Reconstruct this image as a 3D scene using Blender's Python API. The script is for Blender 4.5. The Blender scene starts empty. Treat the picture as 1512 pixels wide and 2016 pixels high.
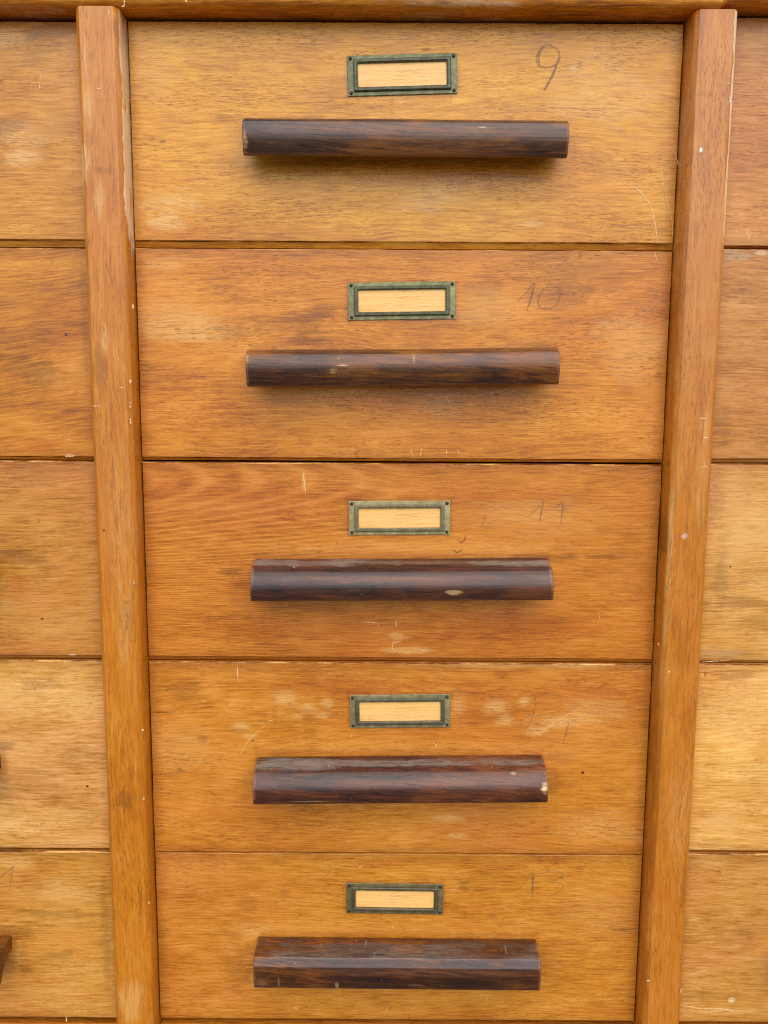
import bpy, bmesh, math, random
from mathutils import Vector, Matrix, noise as mn
S = bpy.context.scene
COL = S.collection
RAD = math.radians

# ------------------------------------------------------------------ camera
Z0 = 1.12                                   # height of the top edge of the drawers above the paving
F_PX, CX, CY = 1514.0, 756.0, 1008.0        # focal length and centre of the 1512 x 2016 photograph
CAM = Vector((-0.01631, -0.73587, -0.35164 + Z0))
yaw, pitch, roll = -0.00088, 0.12272, 0.00574
fw = Vector((math.sin(yaw)*math.cos(pitch), math.cos(yaw)*math.cos(pitch), -math.sin(pitch)))
r0 = Vector((math.cos(yaw), -math.sin(yaw), 0)); u0 = r0.cross(fw)
rt = math.cos(roll)*r0 + math.sin(roll)*u0
up = -math.sin(roll)*r0 + math.cos(roll)*u0
cd = bpy.data.cameras.new('camera'); cam = bpy.data.objects.new('camera', cd); COL.objects.link(cam)
cd.sensor_fit = 'HORIZONTAL'; cd.sensor_width = 36; cd.lens = 36*F_PX/1512
cd.clip_start = .02; cd.clip_end = 500
M = Matrix((rt, up, -fw)).transposed().to_4x4(); M.translation = CAM
cam.matrix_world = M
S.camera = cam
S.render.resolution_x, S.render.resolution_y = 768, 1024

# ------------------------------------------------------------------ light
SUN_EL, SUN_AZ = 54.0, 170.0
W = bpy.data.worlds.new('World'); S.world = W; W.use_nodes = True
wn = W.node_tree.nodes; bg = wn['Background']
sky = wn.new('ShaderNodeTexSky'); sky.sky_type = 'NISHITA'; sky.sun_disc = False
sky.sun_elevation = RAD(SUN_EL); sky.sun_rotation = RAD(SUN_AZ); sky.air_density = 1.0; sky.dust_density = 0.6
W.node_tree.links.new(sky.outputs[0], bg.inputs[0]); bg.inputs[1].default_value = 0.12
sd = bpy.data.lights.new('sun', 'SUN'); sd.energy = 1.9; sd.angle = RAD(85); sd.color = (1, .90, .75)
sun = bpy.data.objects.new('sun', sd); COL.objects.link(sun)
a = RAD(SUN_AZ); el = RAD(SUN_EL)
sdir = Vector((math.sin(a)*math.cos(el), math.cos(a)*math.cos(el), math.sin(el)))
sun.rotation_euler = sdir.to_track_quat('Z', 'Y').to_euler(); sun.location = sdir*8
S.cycles.use_denoising = False; S.cycles.filter_width = 1.1
vs = S.view_settings; vs.view_transform = 'Standard'; vs.look = 'None'; vs.exposure = 0.78; vs.gamma = 1

# ------------------------------------------------------------------ helpers
def P(px, py, Y=0.0):
    """the point of the plane y = Y that the photograph shows at this pixel"""
    d = fw + rt*((px-CX)/F_PX) - up*((py-CY)/F_PX)
    return CAM + d*((Y-CAM.y)/d.y)

def lin(c):
    return tuple((x/255/12.92 if x/255 <= .04045 else ((x/255+.055)/1.055)**2.4) for x in c)

class NB:
    def __init__(s, name):
        s.m = bpy.data.materials.new(name); s.m.use_nodes = True
        s.t = s.m.node_tree; s.n = s.t.nodes; s.b = s.n['Principled BSDF']
    def put(s, sock, v):
        if isinstance(v, bpy.types.NodeSocket): s.t.links.new(v, sock)
        elif isinstance(v, (tuple, list)) and len(v) == 3 and sock.type == 'RGBA': sock.default_value = (*v, 1)
        else: sock.default_value = v
    def math(s, op, a, b=0.0, c=None, clamp=False):
        n = s.n.new('ShaderNodeMath'); n.operation = op; n.use_clamp = clamp
        s.put(n.inputs[0], a); s.put(n.inputs[1], b)
        if c is not None: s.put(n.inputs[2], c)
        return n.outputs[0]
    def vec(s, x, y, z):
        n = s.n.new('ShaderNodeCombineXYZ'); s.put(n.inputs[0], x); s.put(n.inputs[1], y); s.put(n.inputs[2], z)
        return n.outputs[0]
    def noise(s, v, detail=3, rough=.55, scale=1.0):
        n = s.n.new('ShaderNodeTexNoise'); s.put(n.inputs['Vector'], v)
        n.inputs['Scale'].default_value = scale; n.inputs['Detail'].default_value = detail; n.inputs['Roughness'].default_value = rough
        return n.outputs[0]
    def step(s, v, lo, hi, smooth=True):
        n = s.n.new('ShaderNodeMapRange'); n.interpolation_type = 'SMOOTHSTEP' if smooth else 'LINEAR'
        s.put(n.inputs[0], v); n.inputs[1].default_value = lo; n.inputs[2].default_value = hi
        return n.outputs[0]
    def mix(s, f, a, b, mode='MIX'):
        n = s.n.new('ShaderNodeMix'); n.data_type = 'RGBA'; n.blend_type = mode
        s.put(n.inputs[0], f); s.put(n.inputs[6], a); s.put(n.inputs[7], b)
        return n.outputs[2]
    def coords(s):
        tc = s.n.new('ShaderNodeTexCoord'); sp = s.n.new('ShaderNodeSeparateXYZ')
        s.t.links.new(tc.outputs['Object'], sp.inputs[0])
        s.co = tc.outputs['Object']
        return sp.outputs
    def blob(s, cx, cz, rx, rz, wob, soft=.35):
        d = s.n.new('ShaderNodeVectorMath'); d.operation = 'SUBTRACT'; s.put(d.inputs[0], s.co); d.inputs[1].default_value = (cx, 0, cz)
        e = s.n.new('ShaderNodeVectorMath'); e.operation = 'MULTIPLY'; s.put(e.inputs[0], d.outputs[0]); e.inputs[1].default_value = (1/rx, 0, 1/rz)
        l = s.n.new('ShaderNodeVectorMath'); l.operation = 'LENGTH'; s.put(l.inputs[0], e.outputs[0])
        return s.step(s.math('ADD', l.outputs['Value'], wob), 1+soft, 1-soft)
    def bump(s, h, strength, dist):
        n = s.n.new('ShaderNodeBump'); n.inputs['Strength'].default_value = strength; n.inputs['Distance'].default_value = dist
        s.put(n.inputs['Height'], h); s.t.links.new(n.outputs[0], s.b.inputs['Normal'])

KIND = {'light': lin((234, 180, 104)), 'bare': lin((250, 218, 170)), 'dark': lin((96, 58, 30)), 'red': lin((170, 88, 40)),
        'grey': lin((150, 120, 84)), 'gold': lin((225, 150, 62)), 'white': lin((245, 240, 232)), 'dust': lin((125, 115, 105)),
        'raw': lin((190, 150, 100)), 'black': lin((38, 20, 12)), 'copper': lin((152, 96, 62))}

def sat(c, k):
    m = .3*c[0]+.6*c[1]+.1*c[2]
    return tuple(max(.002, m+(x-m)*k) for x in c)
def wood(name, dark, mid, light, vert=False, seed=0.0, flecks=.6, rings=0.0, clouds=.5, streak=.8, rough=.42,
         blobs=(), coat=.25, border=None, fscale=1.0, ringf=1.0, slope=0.0, fine=1.0, sf=1.16, grime_shade=(), speck=0.0, mott=.5, cath=None, spec=.45, coatr=.25):
    dark, mid, light = sat(dark, sf), sat(mid, sf), sat(light, sf)
    k = NB(name); X, Y, Z = k.coords()
    u, v = (Z, X) if vert else (X, Z)
    u = k.math('ADD', u, seed*1.37+3.1); v = k.math('ADD', v, seed*.73+1.7)
    if slope: v = k.math('MULTIPLY_ADD', u, slope, v)
    def nz(su, sv, det=3, ro=.55, vv=None, off=0.0):
        return k.noise(k.vec(k.math('MULTIPLY', u, su), k.math('MULTIPLY', v if vv is None else vv, sv), k.math('MULTIPLY_ADD', Y, sv*.8, off)), det, ro)
    w1 = nz(3.0, 9.0, 2, .5, off=4.0); w2 = nz(28, 30, 2, .5, off=9.0)
    vd = k.math('MULTIPLY_ADD', k.math('SUBTRACT', w1, .5), .030, v)
    vd = k.math('MULTIPLY_ADD', k.math('SUBTRACT', w2, .5), .0022, vd)
    A = nz(4.5, 95, 6, .66, vd)
    B = nz(42*fscale, 640*fscale, 3, .62, vd, 2.0)
    E_ = nz(14*fscale, 330*fscale, 3, .6, vd, 12.0)
    FL = nz(130*fscale, 1080*fscale, 2, .55, vd, 6.0)
    FD = nz(11, 40, 4, .65, vd, 16.0)
    C = nz(8, 15, 5, .6, None, 3.0)
    D = nz(26, 48, 4, .65, None, 12.0)
    t = k.math('MULTIPLY_ADD', k.math('SUBTRACT', A, .5), streak*.55, .52)
    t = k.math('MULTIPLY_ADD', k.math('SUBTRACT', C, .5), clouds*1.25, t)
    t = k.math('MULTIPLY_ADD', k.math('SUBTRACT', D, .5), mott*.9, t)
    t = k.math('MULTIPLY_ADD', k.math('SUBTRACT', B, .5), 1.25*fine, t)
    t = k.math('MULTIPLY_ADD', k.math('SUBTRACT', E_, .5), .5*fine, t)
    if cath:                                     # nested arches of a flat-sawn board
        zc, kk, per, xf = cath
        q = k.math('SUBTRACT', k.math('MULTIPLY_ADD', k.math('SUBTRACT', w2, .5), .0016, k.math('MULTIPLY_ADD', k.math('SUBTRACT', w1, .5), .009, Z)), zc)
        g = k.math('MULTIPLY_ADD', k.math('MULTIPLY', q, q), kk, X)
        sn = k.math('SINE', k.math('MULTIPLY', g, math.tau/per))
        sn = k.math('POWER', k.math('MULTIPLY_ADD', sn, .5, .5), 3.0)
        t = k.math('MULTIPLY_ADD', k.math('MULTIPLY', k.math('SUBTRACT', sn, .3), k.step(X, xf+.16, xf-.06)), .30, t)
    if rings:
        rn = nz(1.5*ringf, 6.0*ringf, 1, .4, vd, 21.0)
        sn = k.math('SINE', k.math('MULTIPLY', rn, 62.0))
        sn = k.math('POWER', k.math('MULTIPLY_ADD', sn, .5, .5), 2.4)
        t = k.math('MULTIPLY_ADD', k.math('SUBTRACT', sn, .35), rings*.42, t)
    cr = k.n.new('ShaderNodeValToRGB'); k.put(cr.inputs[0], t)
    e = cr.color_ramp.elements; e[0].position = .12; e[0].color = (*dark, 1); e[1].position = .86; e[1].color = (*light, 1)
    q = e.new(.5); q.color = (*mid, 1)
    col = cr.outputs[0]
    # reddish and yellowish drift of the old stain
    H = nz(5, 9, 3, .5, None, 31.0)
    col = k.mix(k.step(H, .46, .68), col, k.mix(1.0, col, (.96, .86, .98), 'MULTIPLY'))
    col = k.mix(k.step(H, .5, .25), col, k.mix(1.0, col, (1.02, 1.03, .92), 'MULTIPLY'))
    wob = k.math('MULTIPLY_ADD', k.math('SUBTRACT', D, .5), 3.6, k.math('MULTIPLY', k.math('SUBTRACT', E_, .5), 2.4))
    wob = k.math('MULTIPLY_ADD', k.math('SUBTRACT', B, .5), 1.8, wob)
    brk = k.math('MULTIPLY_ADD', k.step(B, .36, .56), .6, .4)
    for b in blobs:
        bx, bz, rx, rz, kind, amt = b[:6]; soft = b[6] if len(b) > 6 else .45
        wb = k.math('MULTIPLY', wob, .55) if soft < .25 else wob
        mk = k.math('MULTIPLY', k.blob(bx, bz, rx, rz, wb, soft), amt*(.9 if kind == 'light' and soft > .25 else 1))
        if soft > .25: mk = k.math('MULTIPLY', mk, brk)
        if kind in ('dark', 'grey', 'red'):
            col = k.mix(mk, col, k.mix(1.0, col, {'dark': (.42, .36, .32), 'grey': (.66, .68, .72), 'red': (.86, .62, .52)}[kind], 'MULTIPLY'))
        else: col = k.mix(mk, col, KIND[kind])
    for gx, gz, gw, gh, ga in grime_shade:             # dirt round the fittings, with shade of the handles painted in
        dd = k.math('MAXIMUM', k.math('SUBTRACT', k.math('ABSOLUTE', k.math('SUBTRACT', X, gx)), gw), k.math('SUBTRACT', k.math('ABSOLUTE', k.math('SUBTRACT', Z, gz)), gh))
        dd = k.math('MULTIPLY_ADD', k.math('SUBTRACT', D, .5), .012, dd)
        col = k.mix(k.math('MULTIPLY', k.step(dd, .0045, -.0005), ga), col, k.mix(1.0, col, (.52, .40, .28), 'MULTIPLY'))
    # pores: short dark dashes along the grain
    fl = k.math('MULTIPLY', k.step(FL, .55, .625), k.math('MULTIPLY_ADD', k.step(FD, .40, .62), .8, .2))
    fl = k.math('MULTIPLY', fl, flecks*.78)
    col = k.mix(fl, col, k.mix(1.0, col, (.34, .24, .20), 'MULTIPLY'))
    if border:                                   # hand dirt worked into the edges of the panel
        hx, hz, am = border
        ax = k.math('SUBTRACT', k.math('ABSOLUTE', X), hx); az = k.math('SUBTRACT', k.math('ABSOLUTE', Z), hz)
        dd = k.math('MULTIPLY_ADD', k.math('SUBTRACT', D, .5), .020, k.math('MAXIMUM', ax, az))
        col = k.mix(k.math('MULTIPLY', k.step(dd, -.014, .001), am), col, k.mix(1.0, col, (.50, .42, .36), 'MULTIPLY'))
    if speck:
        sn = k.noise(k.vec(k.math('MULTIPLY', u, 420), k.math('MULTIPLY', v, 420), Y), 1, .5)
        col = k.mix(k.math('MULTIPLY', k.step(sn, .77, .80), speck), col, KIND['bare'])
    k.put(k.b.inputs['Base Color'], col)
    r = k.math('MULTIPLY_ADD', k.math('SUBTRACT', D, .5), .35, rough)
    k.put(k.b.inputs['Roughness'], k.math('MULTIPLY_ADD', fl, .25, r))
    k.b.inputs['Coat Weight'].default_value = coat; k.b.inputs['Coat Roughness'].default_value = coatr
    k.b.inputs['Specular IOR Level'].default_value = spec
    hgt = k.math('ADD', k.math('MULTIPLY', B, .5), k.math('MULTIPLY', fl, -.8))
    hgt = k.math('MULTIPLY_ADD', A, 1.2, hgt)
    k.bump(hgt, .35, .0006)
    return k.m

def simple(name, col, rough=.5, metal=0.0, amp=.0, scale=60, col2=None, thr=(.4, .6), bump=0.0):
    k = NB(name); k.coords()
    n = k.noise(k.co, 5, .65, scale)
    c = k.mix(k.step(n, *thr), col, col2 if col2 else tuple(x*.7 for x in col))
    k.put(k.b.inputs['Base Color'], c); k.put(k.b.inputs['Roughness'], k.math('MULTIPLY_ADD', n, .3, rough-.15))
    k.b.inputs['Metallic'].default_value = metal
    if bump: k.bump(n, bump, .0005)
    return k.m

def patchy(name, col, thr, scale, rough=.6, amax=1.0):
    """a thin mark that skips over the grain: colour with gaps"""
    k = NB(name); k.coords()
    n = k.noise(k.co, 3, .6, scale)
    k.put(k.b.inputs['Base Color'], col); k.b.inputs['Roughness'].default_value = rough
    k.put(k.b.inputs['Alpha'], k.math('MULTIPLY', k.step(n, *thr), amax))
    return k.m

def link(name, bm, mats, parent=None, loc=(0, 0, 0), rot=0, smooth=False):
    me = bpy.data.meshes.new(name); bm.normal_update(); bm.to_mesh(me); bm.free()
    for m in (mats if isinstance(mats, (list, tuple)) else [mats]): me.materials.append(m)
    if smooth:
        for p in me.polygons: p.use_smooth = True
    o = bpy.data.objects.new(name, me); COL.objects.link(o)
    o.location = loc; o.rotation_euler = (0, rot, 0)
    if parent: o.parent = parent
    return o

def empty(name, loc, label, cat, group=None):
    o = bpy.data.objects.new(name, None); COL.objects.link(o); o.location = loc; o.empty_display_size = .05
    o['label'] = label; o['category'] = cat
    if group: o['group'] = group
    return o

def box(bm, x0, x1, y0, y1, z0, z1, mi=0):
    v = [bm.verts.new(p) for p in ((x0, y0, z0), (x1, y0, z0), (x1, y1, z0), (x0, y1, z0), (x0, y0, z1), (x1, y0, z1), (x1, y1, z1), (x0, y1, z1))]
    for f in ((0, 3, 2, 1), (4, 5, 6, 7), (0, 1, 5, 4), (1, 2, 6, 5), (2, 3, 7, 6), (3, 0, 4, 7)):
        bm.faces.new([v[i] for i in f]).material_index = mi
    return v

def sweep(sections, closed=True, caps=True, mi=0):
    """sections: lists of points, lofted one to the next"""
    bm = bmesh.new(); rows = [[bm.verts.new(p) for p in s] for s in sections]; n = len(rows[0])
    for a, b in zip(rows, rows[1:]):
        for i in range(n if closed else n-1):
            j = (i+1) % n
            bm.faces.new((a[i], a[j], b[j], b[i])).material_index = mi
    if caps:
        bm.faces.new(rows[0][::-1]); bm.faces.new(rows[-1])
    bmesh.ops.recalc_face_normals(bm, faces=bm.faces)
    return bm

def wav(x, seed, f=30.0):
    return mn.noise(Vector((x*f, seed*7.3, .37*seed))) + .4*mn.noise(Vector((x*f*4, seed*3.1, 5.0)))

# ------------------------------------------------------------------ panel of a drawer
def panel_bm(hx, hz, hb, seed, chips=()):
    """front board: hx, hz half sizes, hb height of the rebate along its bottom edge"""
    pts = []
    def side(p, q, n, tag):
        for i in range(n): pts.append((p[0]+(q[0]-p[0])*i/n, p[1]+(q[1]-p[1])*i/n, tag))
    side((-hx, -hz), (hx, -hz), 110, 'b'); side((hx, -hz), (hx, hz), 46, 'r')
    side((hx, hz), (-hx, hz), 110, 't'); side((-hx, hz), (-hx, -hz), 46, 'l')
    def ring(inx, inb, y, amp, yb=None, sd=0):
        out = []
        for x, z, t in pts:
            j = wav(x+z*1.3, seed+sd)*amp
            bot = 1.0 if z < -hz+1e-6 else 0.0
            xx = max(-hx+inx, min(hx-inx, x)); zz = min(hz-inx, z); zz = max(zz, -hz+inb)
            if t in 'bt' : zz += j
            else: xx += j
            yy = y if yb is None or t != 'b' else yb
            out.append((xx, yy, zz))
        return out
    s = [ring(.0011, hb, 0, .00022), ring(.0007, hb-.0004, .0004, .00022), ring(.0002, max(hb-.0012, .0004), .0016, .00016, .0022),
         ring(0, 0.0002, .0030, .0001, .0042), ring(0, 0, .019, 0)]
    bm = bmesh.new(); rows = [[bm.verts.new(p) for p in r] for r in s]; n = len(pts)
    bm.faces.new(rows[0])
    for k, (a, b) in enumerate(zip(rows, rows[1:])):
        for i in range(n):
            j = (i+1) % n
            f = bm.faces.new((a[i], b[i], b[j], a[j])); f.material_index = 1 if (k < 2 and pts[i][2] != 'b') or k == 1 else 0
    bm.faces.new(rows[-1][::-1])
    bmesh.ops.recalc_face_normals(bm, faces=bm.faces)
    return bm

# ------------------------------------------------------------------ pull handle
def smooth_loop(p, sub=4):
    out = []; n = len(p)
    for i in range(n):
        p0, p1, p2, p3 = (Vector(p[(i+k-1) % n]) for k in range(4))
        for s in range(sub):
            t = s/sub
            out.append(.5*((2*p1)+(p2-p0)*t+(2*p0-5*p1+4*p2-p3)*t*t+(-p0+3*p1-3*p2+p3)*t**3))
    return out
PROF = {
 'round': [(0, .2), (8, .3), (17, 0), (24, -1.6), (29.5, -5), (32.6, -10), (33.6, -16), (33, -22.5), (31, -29), (29.4, -32.6), (27, -34), (24.2, -32.6), (22, -27), (18, -20), (12, -15.5), (5, -13.5), (0, -13.3)],
 'full': [(0, .2), (7, 0), (14, -1.2), (20.5, -3.6), (26, -7.2), (30.2, -12), (32.6, -18), (33.2, -24), (32.6, -30), (31.6, -33), (29, -34), (26.2, -32.6), (23.4, -27), (19, -20), (12, -15.5), (5, -13.5), (0, -13.3)],
 'crisp': [(0, .2), (10, .1), (20, -.3), (27.0, -1.2), (28.6, -2.0), (31.2, -6.8), (32.6, -9.6), (33.0, -16), (32.6, -24), (31.2, -31), (30.2, -33.3), (28, -34), (25.2, -32.6), (22.4, -27), (18, -20), (12, -15.5), (5, -13.5), (0, -13.3)]}
def handle_bm(kind, half, seed):
    pr = [(max(0.0, p[0])/1000, p[1]/1000) for p in smooth_loop(PROF[kind])]
    cx, cz = .018, -.012
    xs = [(-half, .965), (-half+.0002, .985), (-half+.0007, .996), (-half+.0018, 1)]
    N = 44
    xs += [(-half+.0018+(2*half-.0036)*i/N, 1) for i in range(1, N)]
    xs += [(half-.0018, 1), (half-.0007, .996), (half-.0002, .985), (half, .965)]
    sec = []
    for x, k in xs:
        dz = .00035*wav(x, seed, 9); dd = .0004*wav(x, seed+3, 12)
        sec.append([(x, -max(0.0, (cx+(d-cx)*k+(dd if d > .012 else 0)) if d > .001 else 0.0), cz+(z-cz)*k+dz) for d, z in pr])
    bm = sweep(sec)
    for f in bm.faces: f.smooth = len(f.verts) == 4
    return bm

# ------------------------------------------------------------------ label holder
def rrect(hx, hz, r, d, nseg=4):
    o = []
    for sx, sz, a0 in ((1, 1, 0), (-1, 1, 90), (-1, -1, 180), (1, -1, 270)):
        for i in range(nseg+1):
            t = RAD(a0+90*i/nseg); o.append((sx*(hx-r)+r*math.cos(t), -d, sz*(hz-r)+r*math.sin(t)))
    return o
def holder_bm(hx, hz):
    L = [rrect(hx, hz, .0008, 0), rrect(hx, hz, .0008, .0006), rrect(hx-.0004, hz-.0004, .0007, .0009),
         rrect(hx-.0054, hz-.0034, .0006, .0009), rrect(hx-.0055, hz-.0035, .0008, .0024), rrect(hx-.0064, hz-.0043, .0010, .0031),
         rrect(hx-.0082, hz-.0060, .0012, .0031), rrect(hx-.0094, hz-.0070, .0012, .0022), rrect(hx-.0095, hz-.0071, .0012, .0008)]
    bm = bmesh.new(); rows = [[bm.verts.new(p) for p in s] for s in L]; n = len(rows[0])
    for a, b in zip(rows, rows[1:]):
        for i in range(n):
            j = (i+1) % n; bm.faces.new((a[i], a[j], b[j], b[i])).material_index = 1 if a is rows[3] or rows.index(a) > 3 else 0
    bmesh.ops.recalc_face_normals(bm, faces=bm.faces)
    return bm
def nail_bm():
    bm = bmesh.new(); rings = []
    for r, d in ((.0017, .0008), (.0016, .0013), (.0011, .0017), (.0005, .0019)):
        rings.append([bm.verts.new((r*math.cos(i*math.tau/12), -d, r*math.sin(i*math.tau/12))) for i in range(12)])
    for a, b in zip(rings, rings[1:]):
        for i in range(12): bm.faces.new((a[i], a[(i+1) % 12], b[(i+1) % 12], b[i]))
    bm.faces.new(rings[-1]); bmesh.ops.recalc_face_normals(bm, faces=bm.faces)
    return bm

# ------------------------------------------------------------------ strokes lying on a surface
def stroke(bm, pts, w, lift, seed, origin, Y, taper=.35, mi=0):
    """pts in photograph pixels, unprojected onto the plane y = Y; w in metres"""
    V = [P(x, y, Y) - origin for x, y in pts]
    out = []
    for i in range(len(V)-1):
        p0 = V[max(i-1, 0)]; p1 = V[i]; p2 = V[i+1]; p3 = V[min(i+2, len(V)-1)]
        for s in range(6):
            t = s/6; out.append(.5*((2*p1)+(p2-p0)*t+(2*p0-5*p1+4*p2-p3)*t*t+(-p0+3*p1-3*p2+p3)*t**3))
    out.append(V[-1]); L = []; R = []
    n = len(out)
    for i, p in enumerate(out):
        t = out[min(i+1, n-1)]-out[max(i-1, 0)]; q = Vector((-t.z, 0, t.x))
        if q.length < 1e-9: q = Vector((1, 0, 0))
        q.normalize(); e = min(i, n-1-i)/max(1, n-1)*2
        ww = w*.5*(taper+(1-taper)*min(1, e*2.2))*(1+.35*wav(i*.01, seed, 30))
        c = Vector((p.x, Y-origin.y-lift, p.z))
        L.append(bm.verts.new(c+q*ww)); R.append(bm.verts.new(c-q*ww))
    for i in range(n-1): bm.faces.new((L[i], L[i+1], R[i+1], R[i])).material_index = mi

def crop(ox, oy, s, pts): return [(ox+x/s, oy+y/s) for x, y in pts]

def dots(bm, spots, Y, lift, origin, seed):
    """little chips and paint spots: (px, py, half width px, half height px)"""
    rnd = random.Random(seed)
    for x, y, a, b in spots:
        c = P(x, y, Y)-origin; k = abs(P(x+1, y, Y).x-P(x, y, Y).x); n = 9; ph = rnd.random()*6
        vs = [bm.verts.new((c.x+a*k*math.cos(i*math.tau/n+ph)*(1+.25*rnd.uniform(-1, 1)), Y-origin.y-lift, c.z+b*k*math.sin(i*math.tau/n+ph)*(1+.25*rnd.uniform(-1, 1)))) for i in range(n)]
        bm.faces.new(vs)

# ------------------------------------------------------------------ materials
graphite = patchy('pencil_graphite', lin((128, 108, 84)), (.30, .62), 1600, amax=.54)
graphite_mid = patchy('soft_pencil_graphite', lin((134, 110, 86)), (.34, .64), 1600, amax=.5)
graphite_faint = patchy('faint_pencil_graphite', lin((134, 108, 84)), (.34, .62), 1600, amax=.42)
nickm = patchy('dark_nick', lin((70, 40, 24)), (.36, .62), 1300, amax=.65)
rawline = patchy('scratched_bare_wood', lin((245, 208, 150)), (.34, .56), 700)
chip = simple('chipped_bare_wood', lin((228, 190, 132)), .7)
paint = simple('white_paint_spot', lin((240, 238, 232)), .5)
darkin = simple('dark_inner_wood', lin((70, 42, 24)), .8)
edge = wood('worn_edge_wood', lin((60, 32, 16)), lin((136, 80, 40)), lin((232, 184, 122)), seed=40, clouds=1.6, mott=2.0, flecks=.3)
insert = wood('pale_unstained_beech', lin((230, 168, 104)), lin((249, 198, 130)), lin((254, 216, 156)), seed=51, flecks=.38, clouds=.15, streak=.25, coat=.1, fscale=.85, mott=.15, fine=.5)
nailm = simple('blackened_nail', lin((78, 66, 54)), .45, .6)
def brass(name, base, tint, thr):
    k = NB(name); k.coords()
    n = k.noise(k.co, 5, .7, 70); n2 = k.noise(k.co, 4, .6, 500)
    c = k.mix(k.step(n, *thr), base, tint)
    c = k.mix(k.math('MULTIPLY', k.step(n2, .58, .72), .6), c, lin((40, 42, 34)))
    c = k.mix(k.math('MULTIPLY', k.step(n2, .40, .28), .5), c, lin((150, 156, 124)))
    k.put(k.b.inputs['Base Color'], c); k.b.inputs['Metallic'].default_value = .25
    k.put(k.b.inputs['Roughness'], k.math('MULTIPLY_ADD', n, .3, .26)); k.bump(n2, .25, .0003)
    return k.m
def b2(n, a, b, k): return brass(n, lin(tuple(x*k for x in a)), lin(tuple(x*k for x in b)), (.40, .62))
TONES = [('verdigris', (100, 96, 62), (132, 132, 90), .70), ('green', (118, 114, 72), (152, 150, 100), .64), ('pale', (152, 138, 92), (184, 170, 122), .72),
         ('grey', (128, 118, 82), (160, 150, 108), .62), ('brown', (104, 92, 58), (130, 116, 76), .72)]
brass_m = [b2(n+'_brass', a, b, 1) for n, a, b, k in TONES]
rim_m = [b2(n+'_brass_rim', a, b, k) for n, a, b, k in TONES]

def darkwood(name, seed, blobs=(), speck=.35, base=0):
    pal = [((22, 10, 5), (64, 36, 19), (112, 70, 36)), ((24, 11, 5), (70, 40, 20), (124, 78, 38)), ((22, 9, 6), (58, 31, 21), (92, 52, 32)),
           ((28, 12, 8), (74, 40, 26), (112, 66, 42)), ((26, 11, 5), (72, 40, 20), (122, 74, 38))][base]
    return wood(name, lin(pal[0]), lin(pal[1]), lin(pal[2]), seed=seed, flecks=.5, clouds=1.3, streak=.55, mott=.9, rough=.38, coat=.42, coatr=.13, spec=.40, sf=1.25,
                blobs=blobs, fscale=.8, speck=speck, slope=.05)

# ------------------------------------------------------------------ the cabinet
XS = .269; PITCH = .5385
cab = empty('drawer_cabinet', (0, 0, 0), 'honey brown wooden drawer cabinet frame with raised vertical posts between the drawer columns', 'cabinet')
def stile(cx, seed, mats, ytop=0.0):
    prof = [(-.0192, .03), (-.0192, -.0155), (-.0191, -.0170), (-.0189, -.0182), (-.0178, -.0196), (-.0155, -.0218), (-.0148, -.0225), (-.0140, -.0226), (0, -.0226), (.0138, -.0226),
            (.0146, -.0225), (.0153, -.0220), (.0179, -.0196), (.0188, -.0184), (.0191, -.0172), (.0192, -.0160), (.0192, .03)]
    sec = []; N = 150; h = .55
    for i in range(N+1):
        z = -1.10+1.10*i/N
        s = []
        for x, y in prof:
            j = .0003*wav(z+x*3, seed, 16) if y < 0 else 0
            s.append((x+j*(1 if x > 0 else -1), y+abs(j)*.6, z+h))
        sec.append(s)
    bm = sweep(sec)
    bm.normal_update()
    for f in bm.faces: f.smooth = len(f.verts) == 4 and max(abs(f.normal.x), abs(f.normal.y)) < .985
    return link('post', bm, mats, cab, (cx, 0, Z0-h))
def zl(px, py, cx): q = P(px, py, -.022); return q.x-cx, q.z-(Z0-.55)
def SB(cx, L):
    o = []
    for px, py, rx, rz, kind, amt, *r in L:
        x, z = zl(px, py, cx); k = abs(P(px+1, py, -.022).x-P(px, py, -.022).x)
        o.append((x, z, rx*k, rz*k, kind, amt, *r))
    return o
sL = wood('stile_wood_warm', lin((130, 74, 32)), lin((191, 120, 54)), lin((216, 154, 86)), vert=True, seed=3, flecks=.6, clouds=.35, streak=.3, mott=.4, fine=.55, fscale=.9, rough=.38, coat=.4,
  blobs=SB(-XS, [(238, 120, 4, 120, 'bare', .8, .2), (245, 330, 4, 130, 'bare', .9, .2), (253, 520, 3, 90, 'bare', .6), (258, 600, 3, 60, 'light', .6), (165, 320, 9, 30, 'light', .8),  # pale edge strips: bare wood with its glossy highlight painted in
   (172, 200, 10, 40, 'light', .5), (196, 390, 8, 30, 'light', .5), (213, 336, 18, 7, 'grey', .7), (168, 110, 7, 60, 'light', .4), (155, 300, 4, 180, 'bare', .35), (206, 665, 8, 22, 'light', .6),
   (232, 1030, 30, 120, 'light', .3), (197, 745, 10, 60, 'grey', .7), (250, 1215, 14, 30, 'grey', .6), (240, 1575, 14, 16, 'dark', .6), (247, 1260, 12, 90, 'light', .35), (255, 1975, 20, 40, 'light', .5),
   (292, 1250, 4, 200, 'gold', .5), (302, 1750, 4, 160, 'gold', .6), (232, 60, 14, 22, 'dark', .5), (205, 640, 4, 5, 'light', .8), (300, 1450, 4, 100, 'gold', .6), (272, 860, 5, 120, 'gold', .6), (205, 1044, 2, 3, 'black', .9, .1)]))  # gold strips paint the lit right flank of the post
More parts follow.
